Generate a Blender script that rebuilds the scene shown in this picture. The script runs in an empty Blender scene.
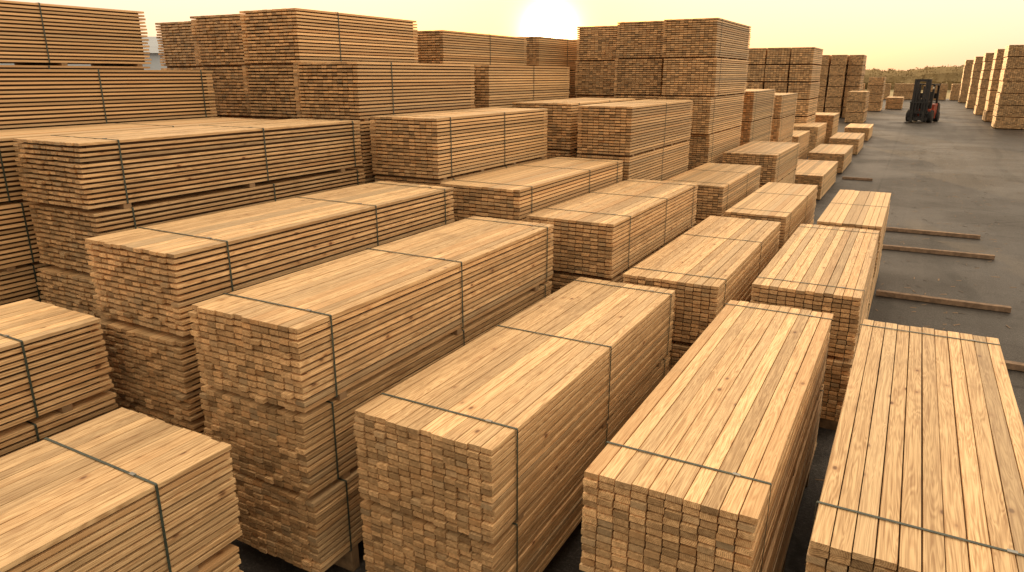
import bpy, math, random
from mathutils import Vector, noise
R = math.radians
U = 2.5            # metres per layout unit
HZ = 1.76          # camera height in layout units
scene = bpy.context.scene
C = scene.collection
rnd = random.Random(7)

# ---------------------------------------------------------------- node helpers
def newmat(name):
    m = bpy.data.materials.new(name); m.use_nodes = True
    nt = m.node_tree; nt.nodes.clear()
    out = nt.nodes.new('ShaderNodeOutputMaterial'); b = nt.nodes.new('ShaderNodeBsdfPrincipled')
    nt.links.new(b.outputs[0], out.inputs[0])
    return m, nt, b
class NT:
    def __init__(s, nt): s.nt = nt
    def n(s, t, **kw):
        x = s.nt.nodes.new(t)
        for k, v in kw.items(): setattr(x, k, v)
        return x
    def l(s, a, b): s.nt.links.new(a, b)
    def put(s, sock, v):
        if hasattr(v, 'is_linked') or hasattr(v, 'links'): s.l(v, sock)
        else: sock.default_value = v
    def m(s, op, a, b=None, c=None, clamp=False):
        x = s.n('ShaderNodeMath', operation=op); x.use_clamp = clamp
        s.put(x.inputs[0], a)
        if b is not None: s.put(x.inputs[1], b)
        if c is not None: s.put(x.inputs[2], c)
        return x.outputs[0]
    def vm(s, op, a, b=None):
        x = s.n('ShaderNodeVectorMath', operation=op)
        s.put(x.inputs[0], a)
        if b is not None: s.put(x.inputs[1], b)
        return x.outputs['Value'] if op in ('DOT_PRODUCT', 'LENGTH') else x.outputs[0]
    def mix(s, f, a, b, bt='MIX'):
        x = s.n('ShaderNodeMix', data_type='RGBA', blend_type=bt)
        s.put(x.inputs[0], f); s.put(x.inputs[6], a); s.put(x.inputs[7], b)
        return x.outputs[2]
    def noise(s, vec, scale, detail=3, rough=.55, dist=0):
        x = s.n('ShaderNodeTexNoise'); s.l(vec, x.inputs['Vector'])
        x.inputs['Scale'].default_value = scale; x.inputs['Detail'].default_value = detail
        x.inputs['Roughness'].default_value = rough; x.inputs['Distortion'].default_value = dist
        return x.outputs['Fac']
    def ramp(s, f, stops):
        x = s.n('ShaderNodeValToRGB'); e = x.color_ramp.elements
        while len(e) < len(stops): e.new(.5)
        for i, (p, c) in enumerate(stops): e[i].position = p; e[i].color = (*c, 1) if len(c) == 3 else c
        s.l(f, x.inputs[0]); return x.outputs[0]
    def smooth(s, v, a, b, lo=0., hi=1.):
        x = s.n('ShaderNodeMapRange', interpolation_type='SMOOTHSTEP')
        s.put(x.inputs[0], v)
        for i, q in enumerate((a, b, lo, hi)): x.inputs[i+1].default_value = q
        return x.outputs[0]
    def gray(s, v):
        cc = s.n('ShaderNodeCombineColor')
        for i in range(3): s.l(v, cc.inputs[i])
        return cc.outputs[0]

# ---------------------------------------------------------------- wood
LIGHT, DARK = (.88, .59, .30), (.44, .24, .098)
ENDL, ENDD = (.80, .51, .25), (.28, .14, .054)
def wood_material(name, near):
    m, nt, b = newmat(name); g = NT(nt)
    at = g.n('ShaderNodeAttribute', attribute_name='tone'); sep = g.n('ShaderNodeSeparateColor'); g.l(at.outputs['Color'], sep.inputs[0])
    r1, r2, r3 = sep.outputs
    bl = g.n('ShaderNodeAttribute', attribute_name='bl').outputs['Vector']
    off = g.n('ShaderNodeCombineXYZ'); g.l(g.m('MULTIPLY', r2, 37.), off.inputs[0]); g.l(g.m('MULTIPLY', r2, 91.), off.inputs[1]); g.l(g.m('MULTIPLY', r3, 53.), off.inputs[2])
    p = g.vm('ADD', bl, off.outputs[0])
    tc = g.n('ShaderNodeTexCoord'); sn = g.n('ShaderNodeSeparateXYZ'); g.l(tc.outputs['Normal'], sn.inputs[0])
    isend = g.m('GREATER_THAN', g.m('ABSOLUTE', sn.outputs[1]), .7)
    fine = g.noise(g.vm('MULTIPLY', p, (80, 1.6, 80)), 1.0, 3 if near else 2, .72)
    broad = g.noise(g.vm('MULTIPLY', p, (15, .8, 15)), 1.0, 2, .5, 1.0 if near else 0)
    if near:
        wv = g.m('SINE', g.m('MULTIPLY', broad, 60.))
        f = g.m('MULTIPLY_ADD', wv, .26, g.m('MULTIPLY_ADD', fine, 2.4, -.62), clamp=True)
    else:
        f = g.m('MULTIPLY_ADD', broad, .6, g.m('MULTIPLY_ADD', fine, 1.1, -.2), clamp=True)
    base = g.mix(f, (*DARK, 1), (*LIGHT, 1))
    if near:
        vo = g.n('ShaderNodeTexVoronoi'); g.l(g.vm('MULTIPLY', p, (8.5, 4.6, 8.5)), vo.inputs['Vector']); vo.inputs['Scale'].default_value = 1
        sc = g.n('ShaderNodeSeparateColor'); g.l(vo.outputs['Color'], sc.inputs[0])
        dsel = g.m('ADD', vo.outputs['Distance'], g.smooth(sc.outputs[0], .78, .84, 1., 0.))
        base = g.mix(g.smooth(dsel, .10, .40, .5, 0.), base, (.45, .21, .08, 1))
        base = g.mix(g.smooth(dsel, .07, .18, .85, 0.), base, (.15, .062, .023, 1))
        sx = g.n('ShaderNodeSeparateXYZ'); g.l(bl, sx.inputs[0])
        rad = g.m('SQRT', g.m('ADD', g.m('POWER', sx.outputs[0], 2.), g.m('POWER', sx.outputs[2], 2.)))
        en = g.noise(p, 36., 3, .7)
        ring = g.m('SINE', g.m('MULTIPLY_ADD', rad, 520., g.m('MULTIPLY', en, 4.)))
        ef = g.m('MULTIPLY_ADD', ring, .24, g.m('MULTIPLY_ADD', en, 1.9, -.42), clamp=True)
    else:
        ef = g.m('MULTIPLY_ADD', fine, .7, .2, clamp=True)
    endc = g.mix(ef, (*ENDD, 1), (*ENDL, 1))
    col = g.mix(isend, base, endc)
    amp = g.m('MULTIPLY_ADD', isend, .34, .52)
    val = g.m('ADD', 1., g.m('MULTIPLY', g.m('SUBTRACT', r1, .55), amp))
    oi = g.n('ShaderNodeObjectInfo')
    val = g.m('MULTIPLY', val, g.m('MULTIPLY_ADD', oi.outputs['Random'], .2, .89))
    col = g.mix(1., col, g.gray(val), 'MULTIPLY')
    col = g.mix(g.smooth(r3, .78, 1., 0., .42), col, (.43, .32, .19, 1))
    col = g.mix(g.smooth(r2, .84, .97, 0., .35), col, (.60, .30, .11, 1))
    if near:
        dust = g.noise(tc.outputs['Object'], 1.6, 4, .7)
        col = g.mix(g.smooth(dust, .48, .76, 0., .34), col, (.27, .16, .07, 1))
    g.l(col, b.inputs['Base Color'])
    b.inputs['Roughness'].default_value = .55
    b.inputs['Specular IOR Level'].default_value = .4
    if near:
        bp = g.n('ShaderNodeBump'); bp.inputs['Strength'].default_value = .8; bp.inputs['Distance'].default_value = .003
        g.l(fine, bp.inputs['Height']); g.l(bp.outputs[0], b.inputs['Normal'])
    return m
WOOD = wood_material('pine_boards', True); WOODF = wood_material('pine_boards_far', False)

def simple(name, col, rough=.5, metal=0., var=.15, scale=8., spec=.5):
    m, nt, b = newmat(name); g = NT(nt)
    tc = g.n('ShaderNodeTexCoord'); n = g.noise(tc.outputs['Object'], scale, 4, .6)
    c = g.mix(g.smooth(n, .3, .7), (*[q*(1-var) for q in col], 1), (*[min(1, q*(1+var)) for q in col], 1))
    g.l(c, b.inputs['Base Color']); b.inputs['Roughness'].default_value = rough; b.inputs['Metallic'].default_value = metal
    b.inputs['Specular IOR Level'].default_value = spec
    return m
STRAP = simple('green_strapping', (.05, .062, .045), .5, 0, .3, 20)
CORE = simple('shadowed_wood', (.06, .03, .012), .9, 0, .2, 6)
SEAL = simple('steel_seal', (.3, .3, .28), .4, .9)
BEARER = simple('weathered_timber', (.26, .16, .08), .8, 0, .35, 9)
OLDT = simple('old_timber', (.24, .155, .095), .85, 0, .3, 9)
RED = simple('red_paint', (.34, .05, .02), .45, 0, .3, 3)
BLACK = simple('black_paint', (.018, .016, .015), .5, 0, .3, 4)
RUBBER = simple('rubber', (.018, .017, .016), .8, 0, .3, 6)
STEEL = simple('dark_steel', (.035, .033, .03), .5, .4, .3, 6)
LAMP = simple('lamp_glass', (.8, .75, .6), .2)

# ---------------------------------------------------------------- mesh helpers
class MB:
    def __init__(s): s.v = []; s.f = []
    def box(s, c, d, rx=0.):
        n = len(s.v); x, y, z = [q/2 for q in d]
        for a in ((-x,-y,-z),(x,-y,-z),(x,y,-z),(-x,y,-z),(-x,-y,z),(x,-y,z),(x,y,z),(-x,y,z)):
            yy = a[1]*math.cos(rx)-a[2]*math.sin(rx); zz = a[1]*math.sin(rx)+a[2]*math.cos(rx)
            s.v.append((c[0]+a[0], c[1]+yy, c[2]+zz))
        for f in ((3,2,1,0),(4,5,6,7),(0,1,5,4),(1,2,6,5),(2,3,7,6),(3,0,4,7)): s.f.append(tuple(n+i for i in f))
        return s
    def prism(s, prof, x0, x1):          # profile in y,z, extruded along x
        n = len(s.v); k = len(prof)
        s.v += [(x0, y, z) for y, z in prof] + [(x1, y, z) for y, z in prof]
        s.f.append(tuple(range(n, n+k))); s.f.append(tuple(range(n+2*k-1, n+k-1, -1)))
        for i in range(k): j = (i+1) % k; s.f.append((n+j, n+i, n+k+i, n+k+j))
        return s
    def wheel(s, c, r, w, n=24, r2=None):
        r2 = r2 or r*.93
        b = len(s.v); rings = [(-w/2, r2), (-w/2*.8, r), (w/2*.8, r), (w/2, r2)]
        for x, q in rings:
            for i in range(n):
                a = 2*math.pi*i/n; s.v.append((c[0]+x, c[1]+q*math.cos(a), c[2]+q*math.sin(a)))
        for k in range(3):
            for i in range(n):
                j = (i+1) % n; s.f.append((b+k*n+i, b+k*n+j, b+(k+1)*n+j, b+(k+1)*n+i))
        s.f.append(tuple(b+i for i in range(n))[::-1]); s.f.append(tuple(b+3*n+i for i in range(n)))
        return s
    def mesh(s, name):
        me = bpy.data.meshes.new(name); me.from_pydata(s.v, [], s.f); me.update(); return me
    def build(s, name, mat, parent=None, bevel=0):
        me = s.mesh(name); me.materials.append(mat)
        o = bpy.data.objects.new(name, me); C.objects.link(o); o.parent = parent
        if bevel:
            md = o.modifiers.new('bevel', 'BEVEL'); md.width = bevel; md.segments = 2
        return o
def thing(name, label, cat, loc, rz=0, group=None):
    o = bpy.data.objects.new(name, None); C.objects.link(o); o.location = loc; o.rotation_euler = (0, 0, rz)
    o.empty_display_size = .2
    o['label'] = label; o['category'] = cat
    if group: o['group'] = group
    return o
def tag(o, label, cat, group=None):
    o['label'] = label; o['category'] = cat
    if group: o['group'] = group
    return o

def pack_mesh(w, h, L, gap, detail):
    nx = max(5, round(w/.108)); nz = max(5, round(h/.054))
    if detail == 0: nx = max(5, round(w/.16)); nz = max(5, round(h/.1)); gap = max(gap, .026)
    px = w/nx; pz = (h+gap)/nz; t = pz-gap
    jit = .85
    V = []; F = []; T = []; B = []
    for k in range(nz):
        lx = rnd.uniform(-.005, .005); z0 = k*pz
        top = k == nz-1
        for i in range(nx):
            ga, gb = (rnd.uniform(.0025, .006), rnd.uniform(.0015, .004)) if top else (rnd.uniform(.003, .007), rnd.uniform(.002, .005))
            xa = -w/2+i*px+ga+lx; xb = -w/2+(i+1)*px-gb+lx
            if detail == 0: xa += .003; xb -= .003
            o1 = rnd.gauss(0, .0095)*jit; o2 = rnd.gauss(0, .009)*jit
            if rnd.random() < .06: o1 -= rnd.uniform(0, .028)*jit
            y0 = -L/2+o1; y1 = L/2+o2
            dz = rnd.uniform(-.0024, .0018); za = z0+dz; zb = z0+t+dz - rnd.uniform(0, .003)
            if i in (0, nx-1):
                s = rnd.uniform(-.008, .003)
                if i == 0: xa -= s
                else: xb += s
            if detail == 2: c = .002; sec = [(xa+c,za),(xb-c,za),(xb,za+c),(xb,zb-c),(xb-c,zb),(xa+c,zb),(xa,zb-c),(xa,za+c)]
            else: sec = [(xa,za),(xb,za),(xb,zb),(xa,zb)]
            m = len(sec); n = len(V)
            ys = [y0, y0+(y1-y0)*.33, y0+(y1-y0)*.66, y1] if detail == 2 else [y0, y1]
            bw = [0, rnd.uniform(-.003, .003), rnd.uniform(-.003, .003), 0]
            bz = [0, rnd.uniform(-.002, .0015), rnd.uniform(-.002, .0015), 0]
            tone = (min(1, max(0, rnd.gauss(.54, .3))), rnd.random(), rnd.random(), 1.)
            cx = (xa+xb)/2+rnd.uniform(-.09, .09); cz = (za+zb)/2+rnd.uniform(-.07, .07)
            for q, y in enumerate(ys):
                for x, z in sec:
                    V.append((x+bw[q], y, z+bz[q])); T.extend(tone); B.extend((x-cx, y, z-cz))
            F.append(tuple(n+j for j in range(m)))
            e = n+(len(ys)-1)*m
            F.append(tuple(e+j for j in range(m))[::-1])
            for q in range(len(ys)-1):
                a = n+q*m
                for j in range(m):
                    jj = (j+1) % m; F.append((a+jj, a+j, a+m+j, a+m+jj))
    nb = len(F); n = len(V); x = w/2-.035; y = L/2-.1; z0 = .03; z1 = h-.03      # filler block behind the board gaps, their shade painted as its dark colour
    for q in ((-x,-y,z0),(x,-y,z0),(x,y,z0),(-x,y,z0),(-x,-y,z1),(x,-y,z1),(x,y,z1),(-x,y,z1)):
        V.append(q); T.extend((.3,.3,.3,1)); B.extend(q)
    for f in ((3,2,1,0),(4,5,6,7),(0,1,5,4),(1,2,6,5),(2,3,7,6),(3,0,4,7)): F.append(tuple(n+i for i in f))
    me = bpy.data.meshes.new('board_pack'); me.from_pydata(V, [], F)
    a = me.attributes.new('tone', 'FLOAT_COLOR', 'POINT'); a.data.foreach_set('color', T)
    a = me.attributes.new('bl', 'FLOAT_VECTOR', 'POINT'); a.data.foreach_set('vector', B)
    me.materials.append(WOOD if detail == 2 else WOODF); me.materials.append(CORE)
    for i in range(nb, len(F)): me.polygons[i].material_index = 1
    me.update()
    return me

_cache = {}
def strap_mesh(w, h, ws):
    k = ('s', round(w, 3), round(h, 3), ws)
    if k in _cache: return _cache[k]
    mb = MB(); o = .006; c = .007
    def loop(e):
        x = w/2+e; z0 = -e; z1 = h+e
        return [(-x+c, z0), (x-c, z0), (x, z0+c), (x, z1-c), (x-c, z1), (-x+c, z1), (-x, z1-c), (-x, z0+c)]
    outer = loop(o); inner = loop(o-.0025)
    for y in (-ws/2, ws/2):
        for lp in (outer, inner):
            mb.v += [(x, y, z) for x, z in lp]
    for i in range(8):
        j = (i+1) % 8
        mb.f += [(i, j, 16+j, 16+i), (8+j, 8+i, 24+i, 24+j), (j, i, 8+i, 8+j), (16+i, 16+j, 24+j, 24+i)]
    me = mb.mesh('strap'); me.materials.append(STRAP); _cache[k] = me; return me
def bearer_mesh(w, hb):
    k = ('b', round(w, 3), round(hb, 3))
    if k in _cache: return _cache[k]
    me = MB().box((0, 0, -hb/2), (w-.02, .09, hb-.002)).mesh('bearer'); me.materials.append(BEARER); _cache[k] = me; return me
SEALM = MB().box((0, 0, 0), (.05, .026, .006)).mesh('strap_buckle'); SEALM.materials.append(SEAL)

def child(name, me, parent, loc):
    o = bpy.data.objects.new(name, me); C.objects.link(o); o.parent = parent; o.location = loc; return o

ORD = ['topmost', 'second', 'third', 'fourth', 'fifth', 'sixth', 'seventh', 'eighth']
def stack(X0, X1, Y0, Y1, zt, levels, desc, gap=.007, detail=1, straps=(.1, .9), pitch=None, group='strapped bundles of sawn lumber stacked in the yard'):
    w = (X1-X0)*U; L = (Y1-Y0)*U; top = (zt+HZ)*U
    hb = .06 if detail == 2 else .045
    if detail == 0: hb = .09
    pitch = pitch*U if pitch else top/levels; h = pitch-hb
    for k in range(levels):          # k = 0 is the top
        if levels == 1: lab = 'single lumber bundle ' + desc
        else: lab = ORD[k] + ' lumber bundle ' + ('' if k == 0 else 'down ') + 'in ' + desc
        zb = top-(k+1)*pitch+hb
        hbk = zb if k == levels-1 else hb
        j = 0 if k == 0 and detail == 2 else 1
        t = thing('lumber_bundle', lab, 'lumber bundle', ((X0+X1)/2*U+j*rnd.uniform(-.03, .03), (Y0+Y1)/2*U+j*rnd.uniform(-.06, .06), zb), j*R(rnd.uniform(-.35, .35)), group)
        child('board_pack', pack_mesh(w, h, L, gap, detail if k < 3 else min(detail, 1)), t, (0, 0, 0))
        for s in straps:
            y = -L/2+L*(s+j*rnd.uniform(-.012, .012))
            st = child('strap', strap_mesh(w, h, .019 if detail else .03), t, (0, y, 0))
            if detail == 2 and k == 0:
                child('strap_buckle', SEALM, st, (w*.31, 0, h+.009))
        for s in (.05, .35, .65, .95) if detail == 1 else (.1, .5, .9):
            child('bearer', bearer_mesh(w, hbk), t, (0, -L/2+L*s, 0))

# ---------------------------------------------------------------- lumber stacks (layout units)
n3 = (.08, .51, .955)
stack(-.08, .409, 1.52, 3.24, -1, 2, 'the rightmost near stack, beside the open asphalt', .013, 2, (.095, .95), .33)
stack(-.64, -.194, 1.54, 3.25, -1, 2, 'the near stack second from the right at the bottom', .013, 2, (.1, .95), .335)
stack(-.6, -.10, 3.56, 5.28, -1, 2, 'the stack behind the bottom right pair, edging the asphalt', .014, 2, (.08, .93), .33)
stack(-.52, -.10, 5.42, 7.1, -1, 2, 'the short stack farthest along the asphalt edge timbers', .013, 1, (.5,))
stack(-1.404, -.9, 1.515, 3.265, -1, 2, 'the bottom centre stack with three straps', .015, 2, n3, .33)
stack(-1.23, -.73, 3.42, 5.27, -1, 2, 'the stack directly behind the bottom centre stack', .015, 2, (.08, .6), .34)
stack(-1.18, -.73, 5.5, 7.3, -1, 2, 'the third stack back behind the bottom centre stack', .014, 1, (.1, .6))
stack(-1.68, -1.05, 11.2, 13.3, -1.4, 1, 'lying low past the third row, nearest of four in line', .016, 1)
stack(-1.68, -1.05, 14.6, 16.6, -1.4, 1, 'lying low on the asphalt edge, second of four in line', .016, 1)
stack(-1.68, -1.05, 18.2, 20.2, -1.4, 1, 'lying low on the asphalt edge, third of four in line', .016, 1)
stack(-1.68, -1.05, 22.2, 24.2, -1.4, 1, 'lying low on the asphalt edge, farthest of four in line', .016, 1)
stack(-2.08, -1.575, 1.48, 3.3, -.75, 3, 'the three high stack left of the bottom centre stack', .017, 2, n3, .312)
stack(-1.85, -1.32, 3.5, 5.2, -.76, 3, 'the centre stack behind the three high near stack', .016, 2, (.15, .55, .93), .32)
stack(-1.83, -1.29, 5.9, 7.5, -.87, 3, 'the stack right of the tallest central tower foot', .015, 1, (.1, .6))
stack(-1.76, -1.2, 7.9, 9.5, -.8, 3, 'the stack just right of the tallest central tower', .015, 1)
stack(-2.5, -1.85, 14.4, 16., -1.1, 2, 'the low far stack behind the tower, nearest of three', .016, 1)
stack(-2.5, -1.85, 17.3, 19., -1.1, 2, 'the low far stack behind the tower, middle of three', .016, 1)
stack(-2.5, -1.85, 20.5, 22., -1., 2, 'the low far stack behind the tower, farthest of three', .016, 1)
stack(-2.72, -2.2, 1.53, 3.3, -.6, 3, 'the left stack behind the three high near stack', .022, 2, (.13, .62, .95), .33)
stack(-2.44, -1.89, 3.5, 5.15, -.62, 3, 'the middle stack behind the left near stacks', .017, 1, (.1, .6, .93))
stack(-2.33, -1.88, 5.3, 7.0, -.23, 4, 'the four high stack in front of the central tower', .017, 1, (.5,))
stack(-2.41, -1.85, 7.6, 9.2, .55, 6, 'the tallest central tower, right of the sun', .017, 1, (.1,))
stack(-2.98, -2.44, 7.75, 9.4, .55, 6, 'the tall tower left against the rightmost central tower', .017, 1, (.1,))
stack(-3.53, -3.0, 7.9, 9.5, .53, 6, 'the tall tower just right of the sun', .017, 1, (.1,))
stack(-2.4, -1.85, 9.7, 11.3, -.2, 4, 'the stack hidden behind the tallest tower', .016, 1)
stack(-2.4, -1.85, 12., 13.6, -.3, 4, 'the second stack back behind the tallest tower', .016, 1)
stack(-3.02, -2.5, 3.6, 5.1, -.25, 4, 'the four high stack left of centre below the sun', .018, 1, (.1, .55))
stack(-3.0, -2.45, 5.4, 6.9, -.22, 4, 'the stack straight below the sun, behind the left centre stack', .017, 1, (.1, .55))
stack(-3.7, -3.15, 5.3, 6.9, .08, 5, 'the backlit five high stack just left below the sun', .017, 1, (.5,))
stack(-4.3, -3.75, 5.5, 7.1, .38, 6, 'the tall backlit stack left of the sun', .017, 1, (.5,))
stack(-4.3, -3.75, 7.4, 8.9, .41, 6, 'the backlit tower right beneath the rising sun glow', .017, 1, (.5,))
stack(-4.3, -3.72, 9.3, 11., .46, 6, 'the backlit tower filling the gap behind the sunlit rows', .017, 1, (.5,))
stack(-3.65, -3.1, 3.6, 5.0, .08, 5, 'the five high stack in front of the upper left tower', .021, 1, (.25,))
stack(-4.26, -3.72, 3.74, 5.1, .43, 6, 'the upper left tower with long side facing right', .021, 1, (.3,))
stack(-4.85, -4.31, 3.8, 5.4, .42, 6, 'the upper left tower showing mostly its board ends', .017, 1, (.3,))
stack(-5.7, -5.15, 4.1, 5.6, .42, 6, 'the leftmost tower beside the pale warehouse', .017, 1, (.3,))
stack(-5.3, -4.75, 1.6, 3.33, .42, 6, 'the tall gapped stack at the top left corner', .024, 1, (.1, .6))
stack(-4.7, -4.15, 1.6, 3.38, .03, 5, 'the left edge stack below the top left corner stack', .024, 1, (.55, .95))
stack(-4.1, -3.56, 1.55, 3.3, -.27, 5, 'the left edge stack with its pale top just showing', .024, 1, (.1, .6))
stack(-3.5, -3.0, 1.73, 3.48, -.27, 5, 'the thin layered upper left stack with green straps', .024, 2, (.1, .56, .96))
stack(-2.98, -2.5, -.3, 1.42, -.85, 3, 'the stack cut by the left picture edge', .021, 2, (.1, .84))
stack(-2.12, -1.61, -.5, 1.22, -1.03, 2, 'the bottom left corner stack', .017, 2, (.1, .86), .33)
# far stacks
FAR = 'strapped bundles of sawn lumber far across the yard'
def far(X0, X1, Y0, Y1, zt, lv, desc): stack(X0, X1, Y0, Y1, zt, lv, desc, .02, 0, (.5,), None, FAR)
far(-3.85, -3.33, 18.5, 20.2, .62, 6, 'the far tower just right of the tallest tower')
far(-3.3, -2.78, 18.5, 20.2, .62, 6, 'the second far tower right of the tallest tower')
far(-2.75, -2.25, 18.5, 20.2, .62, 6, 'the third far tower right of the tallest tower')
far(-4.05, -3.47, 33.5, 35.5, .8, 6, 'the distant tower, left of three near the forklift')
far(-3.4, -2.82, 33.5, 35.5, .8, 6, 'the distant tower, middle of three near the forklift')
far(-2.75, -2.2, 33.9, 35.9, .8, 6, 'the distant tower, right of three near the forklift')
far(-2.35, -1.7, 30.5, 32.3, -.6, 3, 'the low distant stack in front of the distant towers')
far(-2.3, -1.6, 41., 43., -.1, 4, 'the distant stack left of the forklift')
far(-1.5, -.7, 44., 46., -1.15, 2, 'the small distant pile left of the forklift')
for i, y in enumerate((29.5, 33.8, 39.5, 47., 57.)):
    far(2.38, 3.25, y, y+1.3, .95, 7, 'the right edge row tower, %s from the camera' % ['first', 'second', 'third', 'fourth', 'fifth'][i])
far(3.4, 4.2, 30.2, 31.8, .95, 7, 'the outermost tower at the right picture edge')
for i, x in enumerate((-5.3, -3.5, -1.7, .2, 2.0)):
    far(x, x+1.55, 62., 63.2, -.62, 2, 'the low pale row on the horizon, %s from left' % ['first', 'second', 'third', 'fourth', 'fifth'][i])

# timbers on the asphalt
for i, (x0, x1, y, lab) in enumerate(((-.02, .9, 5.1, 'nearest old timber on the asphalt beside the rightmost stack'),
        (-.085, .85, 6.42, 'second nearest old timber lying across the asphalt'),
        (-.14, .88, 8.3, 'third old timber on the asphalt, longer of the close pair'),
        (-.16, .82, 9.33, 'fourth old timber on the asphalt, farther of the close pair'),
        (-.98, -.5, 13.8, 'farthest short old timber beside the low bundles'))):
    w = (x1-x0)*U; mb = MB(); n = 4
    for k in range(n+1):
        x = -w/2+w*k/n; dy = rnd.uniform(-.004, .004)
        mb.v += [(x, -.07+dy, .0), (x, .07+dy, .0), (x, .066+dy, .1), (x, -.066+dy, .1)]
    for k in range(n):
        for j in range(4):
            jj = (j+1) % 4; mb.f.append((4*k+j, 4*k+jj, 4*k+4+jj, 4*k+4+j))
    mb.f += [(3, 2, 1, 0), (4*n, 4*n+1, 4*n+2, 4*n+3)]
    o = mb.build('timber_beam', OLDT, None, .006); o.location = ((x0+x1)/2*U, y*U, .008); o.rotation_euler.z = R(rnd.uniform(-1.2, 1.2))
    tag(o, lab, 'timber', 'loose timbers on the asphalt')

# ---------------------------------------------------------------- forklift
def forklift(loc, rz, s=1.64):
    t = thing('forklift', 'red and black forklift standing on the asphalt far back', 'forklift', loc, rz)
    def B(mb, name, mat, par=t, bev=.02):
        mb.v = [(x*s, y*s, z*s) for x, y, z in mb.v]; return mb.build(name, mat, par, bev)
    B(MB().prism([(-.7,.2),(-.74,.72),(-.55,.84),(-.34,.6),(.02,.6),(.1,1.02),(.75,1.08),(.75,.2)], -.56, .56), 'chassis', RED, bev=.04)
    B(MB().prism([(.752,.2),(.752,1.12),(1.0,1.1),(1.24,.92),(1.3,.4),(1.12,.18)], -.6, .6), 'counterweight', BLACK, bev=.06)
    B(MB().box((0, -.62, 1.0), (.9, .1, .42), .15), 'dashboard', BLACK)
    g = MB()
    for x in (-.5, .5):
        g.prism([(-.64,.7),(-.5,.7),(-.32,2.12),(-.44,2.12)], x-.05, x+.05)
        g.prism([(.6,1.0),(.76,1.0),(.68,2.12),(.54,2.12)], x-.05, x+.05)
        g.box((x, .12, 2.14), (.11, 1.2, .1))
    for k in range(9): g.box((0, -.42+k*.135, 2.15), (.98, .07, .06))
    g.box((0, .68, 1.5), (.95, .04, .3))
    B(g, 'overhead_guard', BLACK, bev=0)
    m = MB()
    for x in (-.36, .36): m.box((x, -.88, 1.25), (.14, .16, 2.4))
    for x in (-.22, .22): m.box((x, -.9, 1.24), (.09, .12, 2.25))
    for z in (.3, 1.25, 2.38): m.box((0, -.86, z), (.66, .08, .14))
    m.box((-.1, -.86, 1.1), (.08, .08, 1.9)); m.box((.1, -.86, 1.1), (.08, .08, 1.9))
    B(m, 'mast', BLACK, bev=0)
    c = MB()
    for z in (.22, .6): c.box((0, -1.0, z), (1.05, .06, .16))
    for k in range(7): c.box((-.45+k*.15, -1.01, .85), (.05, .04, .6))
    c.box((0, -1.01, 1.15), (1.0, .05, .08))
    B(c, 'carriage', BLACK, bev=0)
    for x in (-.3, .3):
        B(MB().box((x, -1.06, .36), (.13, .06, .66)).box((x, -1.6, .07), (.13, 1.1, .05)), 'fork', STEEL, bev=.01)
    for x in (-.54, .54):
        for y, r in ((-.5, .36), (.88, .3)):
            wh = B(MB().wheel((x, y, r), r, .26), 'wheel', RUBBER, bev=0)
            B(MB().wheel((x*1.0, y, r), r*.5, .29, 20), 'rim', STEEL, wh, 0)
    B(MB().box((0, .32, 1.14), (.54, .48, .14)).box((0, .55, 1.45), (.52, .14, .55), -.15), 'seat', BLACK, bev=.04)
    sw = MB().box((0, -.38, 1.15), (.04, .04, .45), .4)
    for k in range(14):
        a = 2*math.pi*k/14; sw.box((.17*math.cos(a), -.28+.15*math.sin(a), 1.36+.07*math.sin(a)), (.085, .085, .03))
    B(sw, 'steering_wheel', BLACK, bev=0)
    for x in (-.5, .5): B(MB().wheel((0, 0, 0), .07, .06, 16), 'headlight', LAMP, bev=0).location = (x*s, -.52*s, 1.95*s)
    return t
forklift((.55, 81.5, .008), R(-14))

# ---------------------------------------------------------------- warehouse far left
wh = thing('warehouse', 'pale warehouse seen between the upper left stacks', 'warehouse', (-66, 52, 0), R(28))
wallm = simple('pale_cladding', (.62, .66, .7), .6, 0, .06, .4); roofm = simple('grey_roof', (.3, .32, .34), .5, 0, .1, .5)
w_ = MB().box((0, 0, 3.2), (34, 16, 6.4)); w_.build('wall', wallm, wh)
MB().prism([(-8.4, 6.35), (8.4, 6.35), (0, 8.2)], -17.3, 17.3).build('roof', roofm, wh)
for k in range(4):
    dr = MB().box((-12+k*8, -8.06, 2.2), (4.2, .1, 4.4)).build('door', roofm, wh)

# ---------------------------------------------------------------- ground
def sheet(name, x0, x1, y0, y1, z, mat):
    me = bpy.data.meshes.new(name); me.from_pydata([(x0,y0,z),(x1,y0,z),(x1,y1,z),(x0,y1,z)], [], [(0,1,2,3)]); me.materials.append(mat)
    o = bpy.data.objects.new(name, me); C.objects.link(o); o['kind'] = 'structure'; return o
m, nt, b = newmat('dry_field'); g = NT(nt); tc = g.n('ShaderNodeTexCoord')
col = g.ramp(g.noise(tc.outputs['Object'], .05, 6, .6), [(.3, (.16, .13, .05)), (.7, (.34, .26, .11))])
g.l(col, b.inputs['Base Color']); b.inputs['Roughness'].default_value = .95
sheet('ground', -2500, 2500, -1500, 4000, -.02, m)
m, nt, b = newmat('asphalt'); g = NT(nt); tc = g.n('ShaderNodeTexCoord'); P = tc.outputs['Object']
grain = g.noise(P, 24., 4, .9); patch = g.noise(P, .22, 4, .6, .3); mid = g.noise(P, 1.6, 4, .65)
streak = g.noise(g.vm('MULTIPLY', P, (1.9, .035, 1)), 1., 3, .6)
col = g.ramp(g.m('MULTIPLY_ADD', patch, .5, g.m('MULTIPLY', streak, .5)), [(.34, (.021, .0195, .0185)), (.66, (.062, .055, .050))])
col = g.mix(g.smooth(grain, .5, .6, 0., .7), col, (.115, .10, .088, 1))
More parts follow.
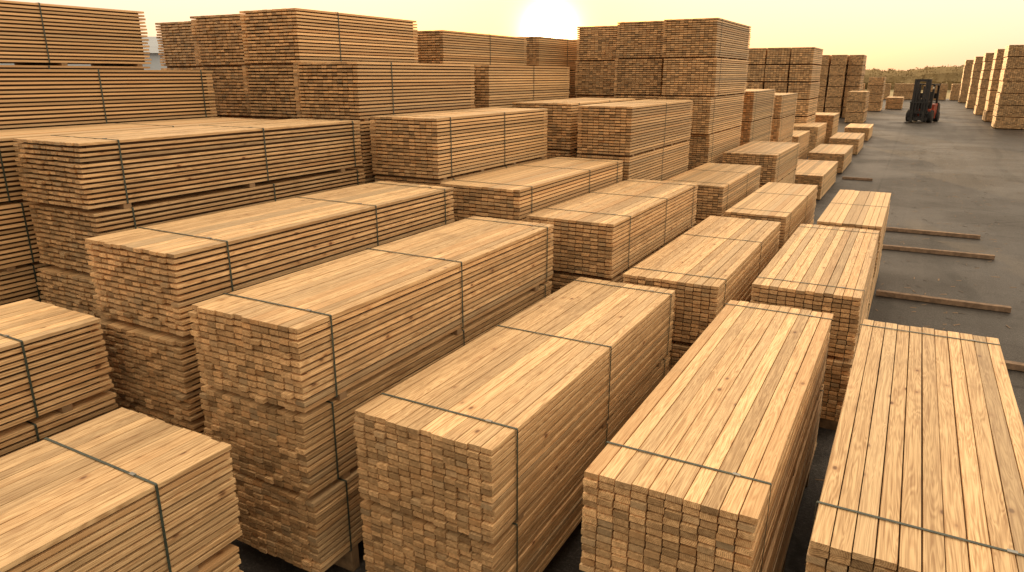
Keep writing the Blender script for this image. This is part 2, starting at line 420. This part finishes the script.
col = g.mix(g.smooth(mid, .52, .68, 0., .6), col, (.018, .0165, .015, 1))
sp = g.n('ShaderNodeSeparateXYZ'); g.l(P, sp.inputs[0])
# tyre tracks wandering along the lane
wob = g.noise(g.vm('MULTIPLY', P, (.02, .035, 0)), 1., 2, .5)
xw = g.m('ADD', sp.outputs[0], g.m('MULTIPLY', wob, 9.))
tr1 = g.smooth(g.m('PINGPONG', xw, .95), .10, .22, 1., 0.)
trm = g.m('MULTIPLY', tr1, g.smooth(g.noise(g.vm('MULTIPLY', P, (.35, .06, 0)), 1., 2, .5), .46, .6))
col = g.mix(g.m('MULTIPLY', trm, .65), col, (.016, .015, .014, 1))
vo = g.n('ShaderNodeTexVoronoi', feature='DISTANCE_TO_EDGE'); wp = g.n('ShaderNodeTexNoise'); g.l(P, wp.inputs['Vector']); wp.inputs['Scale'].default_value = 1.2; wp.inputs['Detail'].default_value = 3
g.l(g.vm('ADD', P, g.vm('MULTIPLY', wp.outputs['Color'], (1.2, 1.2, 0))), vo.inputs['Vector']); vo.inputs['Scale'].default_value = .13
crack = g.smooth(vo.outputs['Distance'], .002, .008, 1., 0.)
jx = g.smooth(g.m('PINGPONG', g.m('ADD', sp.outputs[0], .9), 3.), .02, .06, 1., 0.)
jy = g.smooth(g.m('PINGPONG', sp.outputs[1], 6.), .02, .07, 1., 0.)
col = g.mix(g.m('MULTIPLY', crack, .6), col, (.010, .009, .008, 1))
col = g.mix(g.m('MULTIPLY', g.m('MAXIMUM', jx, jy), .5), col, (.012, .011, .010, 1))
g.l(col, b.inputs['Base Color']); g.l(g.smooth(patch, .35, .65, .45, .62), b.inputs['Roughness']); b.inputs['Specular IOR Level'].default_value = .28
b.inputs['Specular Tint'].default_value = (1., .82, .62, 1)
bp = g.n('ShaderNodeBump'); bp.inputs['Strength'].default_value = .8; bp.inputs['Distance'].default_value = .016
g.l(grain, bp.inputs['Height']); g.l(bp.outputs[0], b.inputs['Normal'])
sheet('yard_pavement', -130, 90, -40, 165, 0, m)

# wood chips scattered over the pavement
mb = MB()
for k in range(1100):
    x = rnd.uniform(-6, 6) if k % 2 else rnd.gauss(.8, 1.2); y = rnd.uniform(4, 60)
    a = rnd.uniform(0, math.pi); l = rnd.uniform(.02, .09); w = rnd.uniform(.004, .014); n = len(mb.v)
    ca, sa = math.cos(a), math.sin(a)
    for p, q, z in ((-l,-w,.005),(l,-w,.005),(l,w,.012),(-l,w,.008)): mb.v.append((x+p*ca-q*sa, y+p*sa+q*ca, z))
    mb.f.append((n, n+1, n+2, n+3))
chips = mb.build('wood_chips', simple('chip_wood', (.25, .16, .09), .8), None); chips['kind'] = 'stuff'
tag(chips, 'small pale wood chips scattered over the dark asphalt', 'wood chips')

# ---------------------------------------------------------------- far treeline: a dense wood of overlapping crowns
mb = MB(); tr = random.Random(3)
def ridge(x): return 6.4 + 2.2*noise.noise(Vector((x*.022, 0, 0))) + 1.3*noise.noise(Vector((x*.11, 3, 0))) + .6*noise.noise(Vector((x*.4, 7, 0)))
n0 = len(mb.v); nxs = 700; x0, x1 = -300., 200.
rows = [(0, 0.), (-1.2, .35), (-.6, .7), (1., .93), (4., 1.), (9., .9)]
for i in range(nxs+1):
    x = x0+(x1-x0)*i/nxs; rz = ridge(x)
    for dy, f in rows:
        q = noise.noise(Vector((x*.35, dy, f*4)))
        mb.v.append((x, 262+dy*1.6+q*1.4, rz*f+(.5*q if f > 0 else 0)))
k = len(rows)
for i in range(nxs):
    for j in range(k-1):
        a = n0+i*k+j; mb.f.append((a, a+k, a+k+1, a+1))
for i in range(26000):
    x = tr.uniform(x0, x1); rz = ridge(x); f = tr.random()**.55
    c = Vector((x, 261+tr.uniform(-3.4, 3)+f*2.5, rz*f+tr.gauss(0, .16)+.1)); s = tr.uniform(.12, .34)
    u = Vector((tr.gauss(0,1), tr.gauss(0,1), tr.gauss(0,1))).normalized(); v = u.orthogonal().normalized()
    n = len(mb.v)
    for a, b_ in ((-s,-s*.6),(s,-s*.5),(s*.8,s*.6),(-s*.9,s*.7)): mb.v.append(tuple(c+u*a+v*b_))
    mb.f.append((n, n+1, n+2, n+3))
tl = mb.build('treeline', simple('far_foliage', (.34, .25, .13), .95, 0, .15, .3, 0.), None); tl['kind'] = 'stuff'  # distance haze is painted into the lightened foliage colour
tag(tl, 'hazy dark treeline along the horizon behind the yard', 'trees')

# ---------------------------------------------------------------- sky and sun
AZ = R(26.1); EL = R(3.2)
sd = Vector((-math.sin(AZ)*math.cos(EL), math.cos(AZ)*math.cos(EL), math.sin(EL)))
W = bpy.data.worlds.new('World'); scene.world = W; W.use_nodes = True; nt = W.node_tree; nt.nodes.clear(); g = NT(nt)
out = g.n('ShaderNodeOutputWorld'); tc = g.n('ShaderNodeTexCoord'); d = g.vm('NORMALIZE', tc.outputs['Generated'])
sk = g.n('ShaderNodeTexSky'); sk.sky_type = 'NISHITA'; sk.sun_disc = False; sk.sun_elevation = R(7); sk.sun_rotation = -AZ; sk.dust_density = 2.
sz = g.n('ShaderNodeSeparateXYZ'); g.l(d, sz.inputs[0])
dpn = g.vm('DOT_PRODUCT', d, sd)
ang = g.m('DEGREES', g.m('ARCCOSINE', g.m('MINIMUM', dpn, 1.)))
near_sun = g.m('EXPONENT', g.m('MULTIPLY', ang, -1/13.))
gold = g.mix(near_sun, (1, 1, 1, 1), (1., .68, .22, 1))
tint = g.mix(1., g.mix(1., sk.outputs[0], (1., .74, .62, 1), 'MULTIPLY'), gold, 'MULTIPLY')
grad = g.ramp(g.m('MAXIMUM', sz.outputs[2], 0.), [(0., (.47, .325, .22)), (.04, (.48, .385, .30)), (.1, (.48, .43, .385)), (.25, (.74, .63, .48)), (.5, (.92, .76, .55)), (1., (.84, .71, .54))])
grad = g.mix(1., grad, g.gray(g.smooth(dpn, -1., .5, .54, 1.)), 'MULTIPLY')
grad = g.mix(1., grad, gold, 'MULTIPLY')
def bg(col, st):
    b = g.n('ShaderNodeBackground'); g.put(b.inputs[0], col); g.put(b.inputs[1], st); return b.outputs[0]
def halo(deg, amp): return g.m('MULTIPLY', g.m('EXPONENT', g.m('MULTIPLY', ang, -1./deg)), amp)
tot = bg(tint, .05)
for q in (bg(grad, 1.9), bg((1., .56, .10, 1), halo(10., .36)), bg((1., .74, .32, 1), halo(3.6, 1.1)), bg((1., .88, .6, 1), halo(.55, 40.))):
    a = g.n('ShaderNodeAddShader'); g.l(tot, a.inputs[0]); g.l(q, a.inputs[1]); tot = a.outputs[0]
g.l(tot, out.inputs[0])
s = bpy.data.lights.new('sun', 'SUN'); s.energy = 4.4; s.angle = R(.6); s.color = (1., .64, .30)
so = bpy.data.objects.new('sun', s); C.objects.link(so); so.rotation_euler = (-R(90-8.), 0, AZ)

# ---------------------------------------------------------------- camera
cam = bpy.data.cameras.new('camera'); co = bpy.data.objects.new('camera', cam); C.objects.link(co)
cam.sensor_width = 36; cam.lens = 710/1024*36; cam.clip_end = 6000; cam.clip_start = .05
co.location = (0, 0, HZ*U); co.rotation_euler = (R(90-16.55), 0, R(28.97))
scene.camera = co
scene.view_settings.view_transform = 'Standard'; scene.view_settings.look = 'None'; scene.view_settings.exposure = 0
